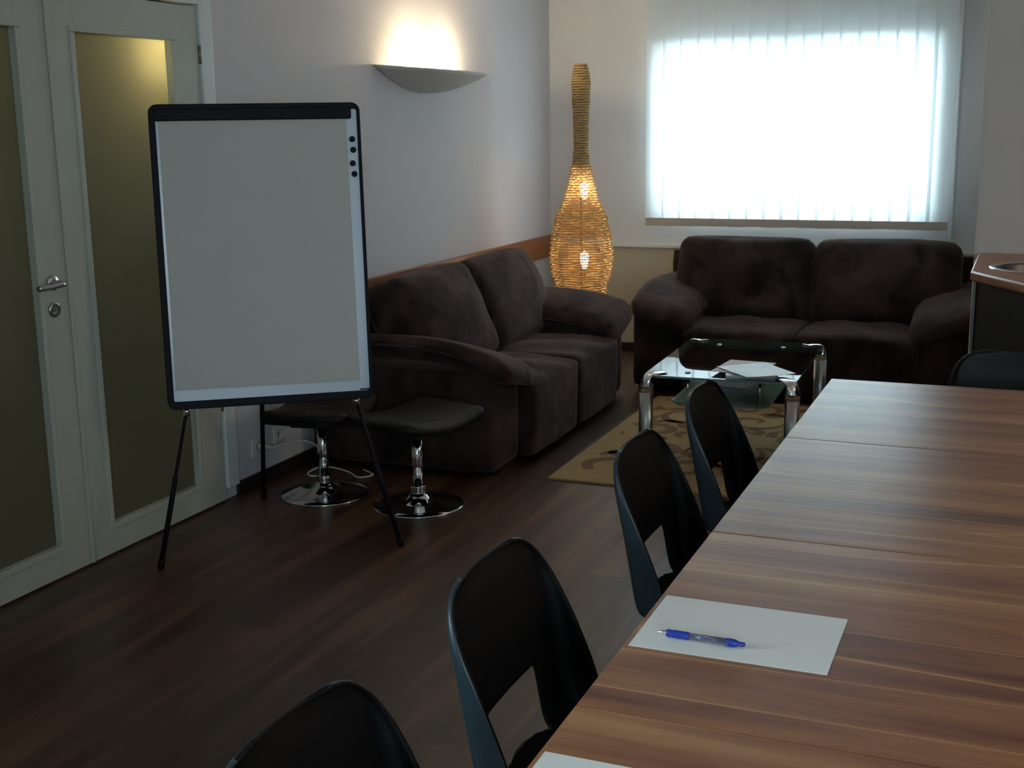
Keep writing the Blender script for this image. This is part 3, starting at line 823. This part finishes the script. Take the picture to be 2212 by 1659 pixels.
slab(roundrect(U0+.015, U1-.008, V0+.02, V1-.015, .01), -.008, .004, BOARDW, 'writing_board', fo, bevel=0)
slab(roundrect(-.346, .320, 1.551, 1.592, .006), .0045, .026, BLACKF, 'clamp_bar', fo, bevel=.004)
slab([(.306, .592), (.340, .592), (.340, .597), (.306, .597)], .0042, .0048, BLACKF, 'maker_label', fo, bevel=0)
for s_, ft in ((-1, -.428), (1, .428)):
    ua = -.305 if s_ < 0 else .293
    va = .575
    bm = bmesh.new(); top = P3(ua*.70, .80, -.024); at_ = P3(ua, .548, -.024); foot = Vector((ft, 0.0, .006))
    tube(bm, [top, at_+(foot-at_)*0], .0105, 12); l = link('leg', bm, BLACKF, fo, smooth=True)
    bm = bmesh.new(); tube(bm, [at_, at_+(foot-at_)*.42, at_+(foot-at_)*.43, foot], [.0062, .0066, .0095, .0100], 12); link('lower_leg', bm, BLACKF, l, smooth=True)
    bm = bmesh.new(); dd = (foot-at_).normalized(); tube(bm, [at_-dd*.018, at_+dd*.012], .0125, 14); link('chrome_collar', bm, CHROME, l, smooth=True)
    bm = bmesh.new(); tube(bm, [foot-dd*.03, foot+dd*.003], .0125, 12); link('rubber_foot', bm, BLACKP, l, smooth=True)
bm = bmesh.new(); tube(bm, [P3(-.01, 1.42, -.022), Vector((-.037, .775, .004))], .0095, 12); l = link('leg', bm, BLACKF, fo, smooth=True)
bm = bmesh.new(); tube(bm, [Vector((-.037, .768, .03)), Vector((-.037, .775, 0.001))], .0125, 12); link('rubber_foot', bm, BLACKP, l, smooth=True)
bm = bmesh.new(); tube(bm, [P3(-.32, 1.42, -.018), P3(.31, 1.42, -.018)], .01, 10); link('rear_crossbar', bm, BLACKF, fo, smooth=True)
bm = bmesh.new(); tube(bm, [P3(-.32, .80, -.018), P3(.31, .80, -.018)], .01, 10); link('rear_crossbar', bm, BLACKF, fo, smooth=True)
# pad + magnets
mp_ = thing('paper_pad', 'blank flipchart paper pad hanging from the clamp bar', 'paper pad', (-2.41, 3.61, 0), ANG)
slab([(-.334, .630), (.306, .629), (.303, 1.552), (-.334, 1.552)], .0044, .0125, PAD, 'sheets', mp_, bevel=0)
# a faintly lifted top sheet
slab([(-.3335, .633), (.3045, .632), (.3025, 1.552), (-.3335, 1.552)], .0130, .0134, PAD, 'top_sheet', mp_, bevel=0)
mags = ['top', 'second from the top', 'third from the top', 'bottom']
for i, (u, v) in enumerate(((.321, 1.481), (.323, 1.444), (.319, 1.397), (.323, 1.360))):
    bm = bmesh.new(); rr = .0105; R_ = []
    for (r_, n_) in ((rr, .0044), (rr, .010), (rr*.8, .012)):
        R_.append([bm.verts.new(P3(r_*math.cos(2*PI*k/20), r_*math.sin(2*PI*k/20), n_)) for k in range(20)])
    for a, b in zip(R_, R_[1:]):
        for k in range(20): bm.faces.new((a[k], a[(k+1) % 20], b[(k+1) % 20], b[k]))
    bm.faces.new(R_[-1]); bm.faces.new(R_[0][::-1])
    m_ = link('round_magnet', bm, BLACKF, smooth=False); 
    off = Matrix.Rotation(ANG, 4, 'Z') @ P3(u, v, 0)
    m_.location = Vector((-2.41, 3.61, 0))+off; m_.rotation_euler = (0, 0, ANG)
    tag(m_, 'small black round magnet, %s of the column of four on the flipchart' % mags[i], 'magnet', 'magnets on the flipchart')

# ---------------------------------------------------------------- stools
def make_stool(label):
    t = thing('swivel_stool', label, 'stool', group='black leather stools with chrome trumpet bases')
    bm = bmesh.new(); lathe(bm, [(.185, 0), (.186, .004), (.183, .007), (.14, .011), (.09, .017), (.055, .027), (.040, .042), (.034, .055), (.0001, .055)], 56)
    b = link('base', bm, CHROME, t, smooth=True)
    bm = bmesh.new(); tube(bm, [(0, 0, .055), (0, 0, .085)], .031, 24); link('collar', bm, CHROME, t, smooth=False, bevel=.003)
    bm = bmesh.new(); tube(bm, [(0, 0, .085), (0, 0, .310)], .022, 24); link('column', bm, CHROME, t, smooth=True)
    bm = bmesh.new(); box(bm, -.10, .10, -.10, .10, .308, .318); link('seat_mount', bm, BLACKF, t, bevel=.003)
    def sf(q, a, b_, c_):
        q.z += .030*a*a
        return q
    bm = puff(.44, .37, .058, .028, (.02, .02, .012), 16, sf, (0, 0, .348)); s = link('seat', bm, LEATHER, t, smooth=True)
    bm = bmesh.new()
    pts = []
    for i in range(65):
        th = 2*PI*i/64; c, s_ = math.cos(th), math.sin(th); k = (abs(c)**6+abs(s_)**6)**(-1/6)
        a, b2 = c*k, s_*k
        pts.append((a*.214, b2*.184, .337+.030*a*a))
    tube(bm, pts, .0035, 6, cap=False); link('piping', bm, LEATHER, s, smooth=True)
    return t
s0 = make_stool('black leather swivel stool nearer the sofa, whole chrome base disc in view')
s0.location = (-2.235, 4.345, 0); s0.rotation_euler = (0, 0, math.radians(72))
s1 = copy_tree(s0); s1.location = (-2.68, 4.35, 0); s1.rotation_euler = (0, 0, math.radians(100))
s1['label'] = 'black leather swivel stool nearer the door and wall sockets, half behind the flipchart'

# ---------------------------------------------------------------- sockets and cable
def socket(y, z, label):
    t = thing('wall_socket', label, 'socket', (WX+.0005, y, z), 0, 'wall sockets by the door')
    o = link('plate', bx(0, .012, -.041, .041, -.041, .041), SOCKET, t, bevel=.004)
    bm = bmesh.new(); lathe(bm, [(.025, .0125), (.025, .014), (.0205, .014), (.0195, .008+.0045), (.0001, .0125)], 28, axis='x', cap=False); link('outlet_ring', bm, SOCKET, t, smooth=True)
    bm = bmesh.new(); 
    for dy in (-.0095, .0095): lathe(bm, [(.003, .0132), (.003, .0136), (.0001, .0136)], 10, (0, dy, 0), 'x')
    link('pin_hole', bm, BLACKF, t)
    return t
socket(4.375, .170, 'white wall socket nearer the door with the white plug in it')
socket(4.545, .185, 'empty white wall socket right of the plugged one')
cb = thing('power_cord', 'white power cord running from the wall socket to the floor', 'cord', (0, 0, 0))
bm = bmesh.new()
path = [(-2.985, 4.378, .170), (-2.96, 4.40, .168), (-2.955, 4.45, .166), (-2.945, 4.52, .160), (-2.935, 4.60, .150), (-2.92, 4.68, .110), (-2.90, 4.72, .05), (-2.87, 4.70, .008), (-2.84, 4.64, .006), (-2.83, 4.58, .006), (-2.87, 4.55, .006), (-2.91, 4.59, .006), (-2.90, 4.66, .012), (-2.84, 4.685, .012), (-2.74, 4.66, .006), (-2.66, 4.60, .006), (-2.62, 4.66, .006), (-2.70, 4.72, .006)]
tube(bm, smoothpath(path, 8), .0042, 8); link('cable', bm, CABLE, cb, smooth=True)
bm = bmesh.new(); tube(bm, [(WX+.0155, 4.376, .170), (-2.985, 4.377, .170), (-2.968, 4.39, .169)], [.017, .016, .007], 16); link('plug', bm, CABLE, cb, smooth=True)

# ---------------------------------------------------------------- sink cabinet at the right
cab = thing('base_cabinet', 'anthracite corner cabinet standing beside the sofa in front of the wall', 'cabinet', (0, 0, 0))
pb = [(-.190, 6.185), (-.190, 5.46), (.165, 4.83), (.9, 4.83), (.9, 6.185)]
bm = bmesh.new(); prism(bm, pb, .06, .858)
top = [f for f in bm.faces if min(v.co.z for v in f.verts) > .8]; bmesh.ops.delete(bm, geom=top, context='FACES_ONLY')
link('carcass', bm, CABDARK, cab)
bm = bmesh.new(); prism(bm, [(x+(.04 if x < .5 else 0), y+(.05 if y < 6 else 0)) for x, y in pb], 0, .06); link('plinth', bm, BLACKF, cab)
bm = bmesh.new(); tube(bm, [(-.193, 5.455, .06), (-.193, 5.455, .858)], .005, 8); link('edge_strip', bm, CABEDGE, cab)
bm = bmesh.new()
pt = [(-.212, 6.195), (-.212, 5.43), (.145, 4.80), (.93, 4.80), (.93, 6.195)]
scx, scy = .075, 5.60
def loop(pts, z):
    v = [bm.verts.new((x, y, z)) for x, y in pts]; return v, [bm.edges.new((v[i], v[(i+1) % len(v)])) for i in range(len(v))]
circ = [(scx+.205*math.cos(2*PI*i/48), scy+.205*math.sin(2*PI*i/48)) for i in range(48)]
loops = []
for z in (.8585, .90):
    (vo, eo), (vi, ei) = loop(pt, z), loop(circ, z)
    bmesh.ops.triangle_fill(bm, edges=eo+ei, use_beauty=True); loops.append((vo, vi))
for q in (0, 1):
    A2, B2 = loops[0][q], loops[1][q]
    for i in range(len(A2)): bm.faces.new((A2[i], A2[(i+1) % len(A2)], B2[(i+1) % len(A2)], B2[i]))
wt = link('worktop', bm, CHERRYX, bevel=.010, bseg=4); tag(wt, 'reddish wood worktop with rounded edge on the anthracite cabinet', 'worktop')
bm = bmesh.new()
lathe(bm, [(.222, .9003), (.222, .903), (.212, .9065), (.200, .9062), (.193, .902), (.188, .89), (.178, .80), (.150, .765), (.06, .755), (.0001, .752)], 56, (scx, scy, 0), cap=False)
for f in bm.faces:
    if f.calc_center_median().z < .9: f.material_index = 1
snk = link('round_sink', bm, [STEEL, BASIN], smooth=True); tag(snk, 'round steel sink with bright rim set in the wooden worktop', 'sink')
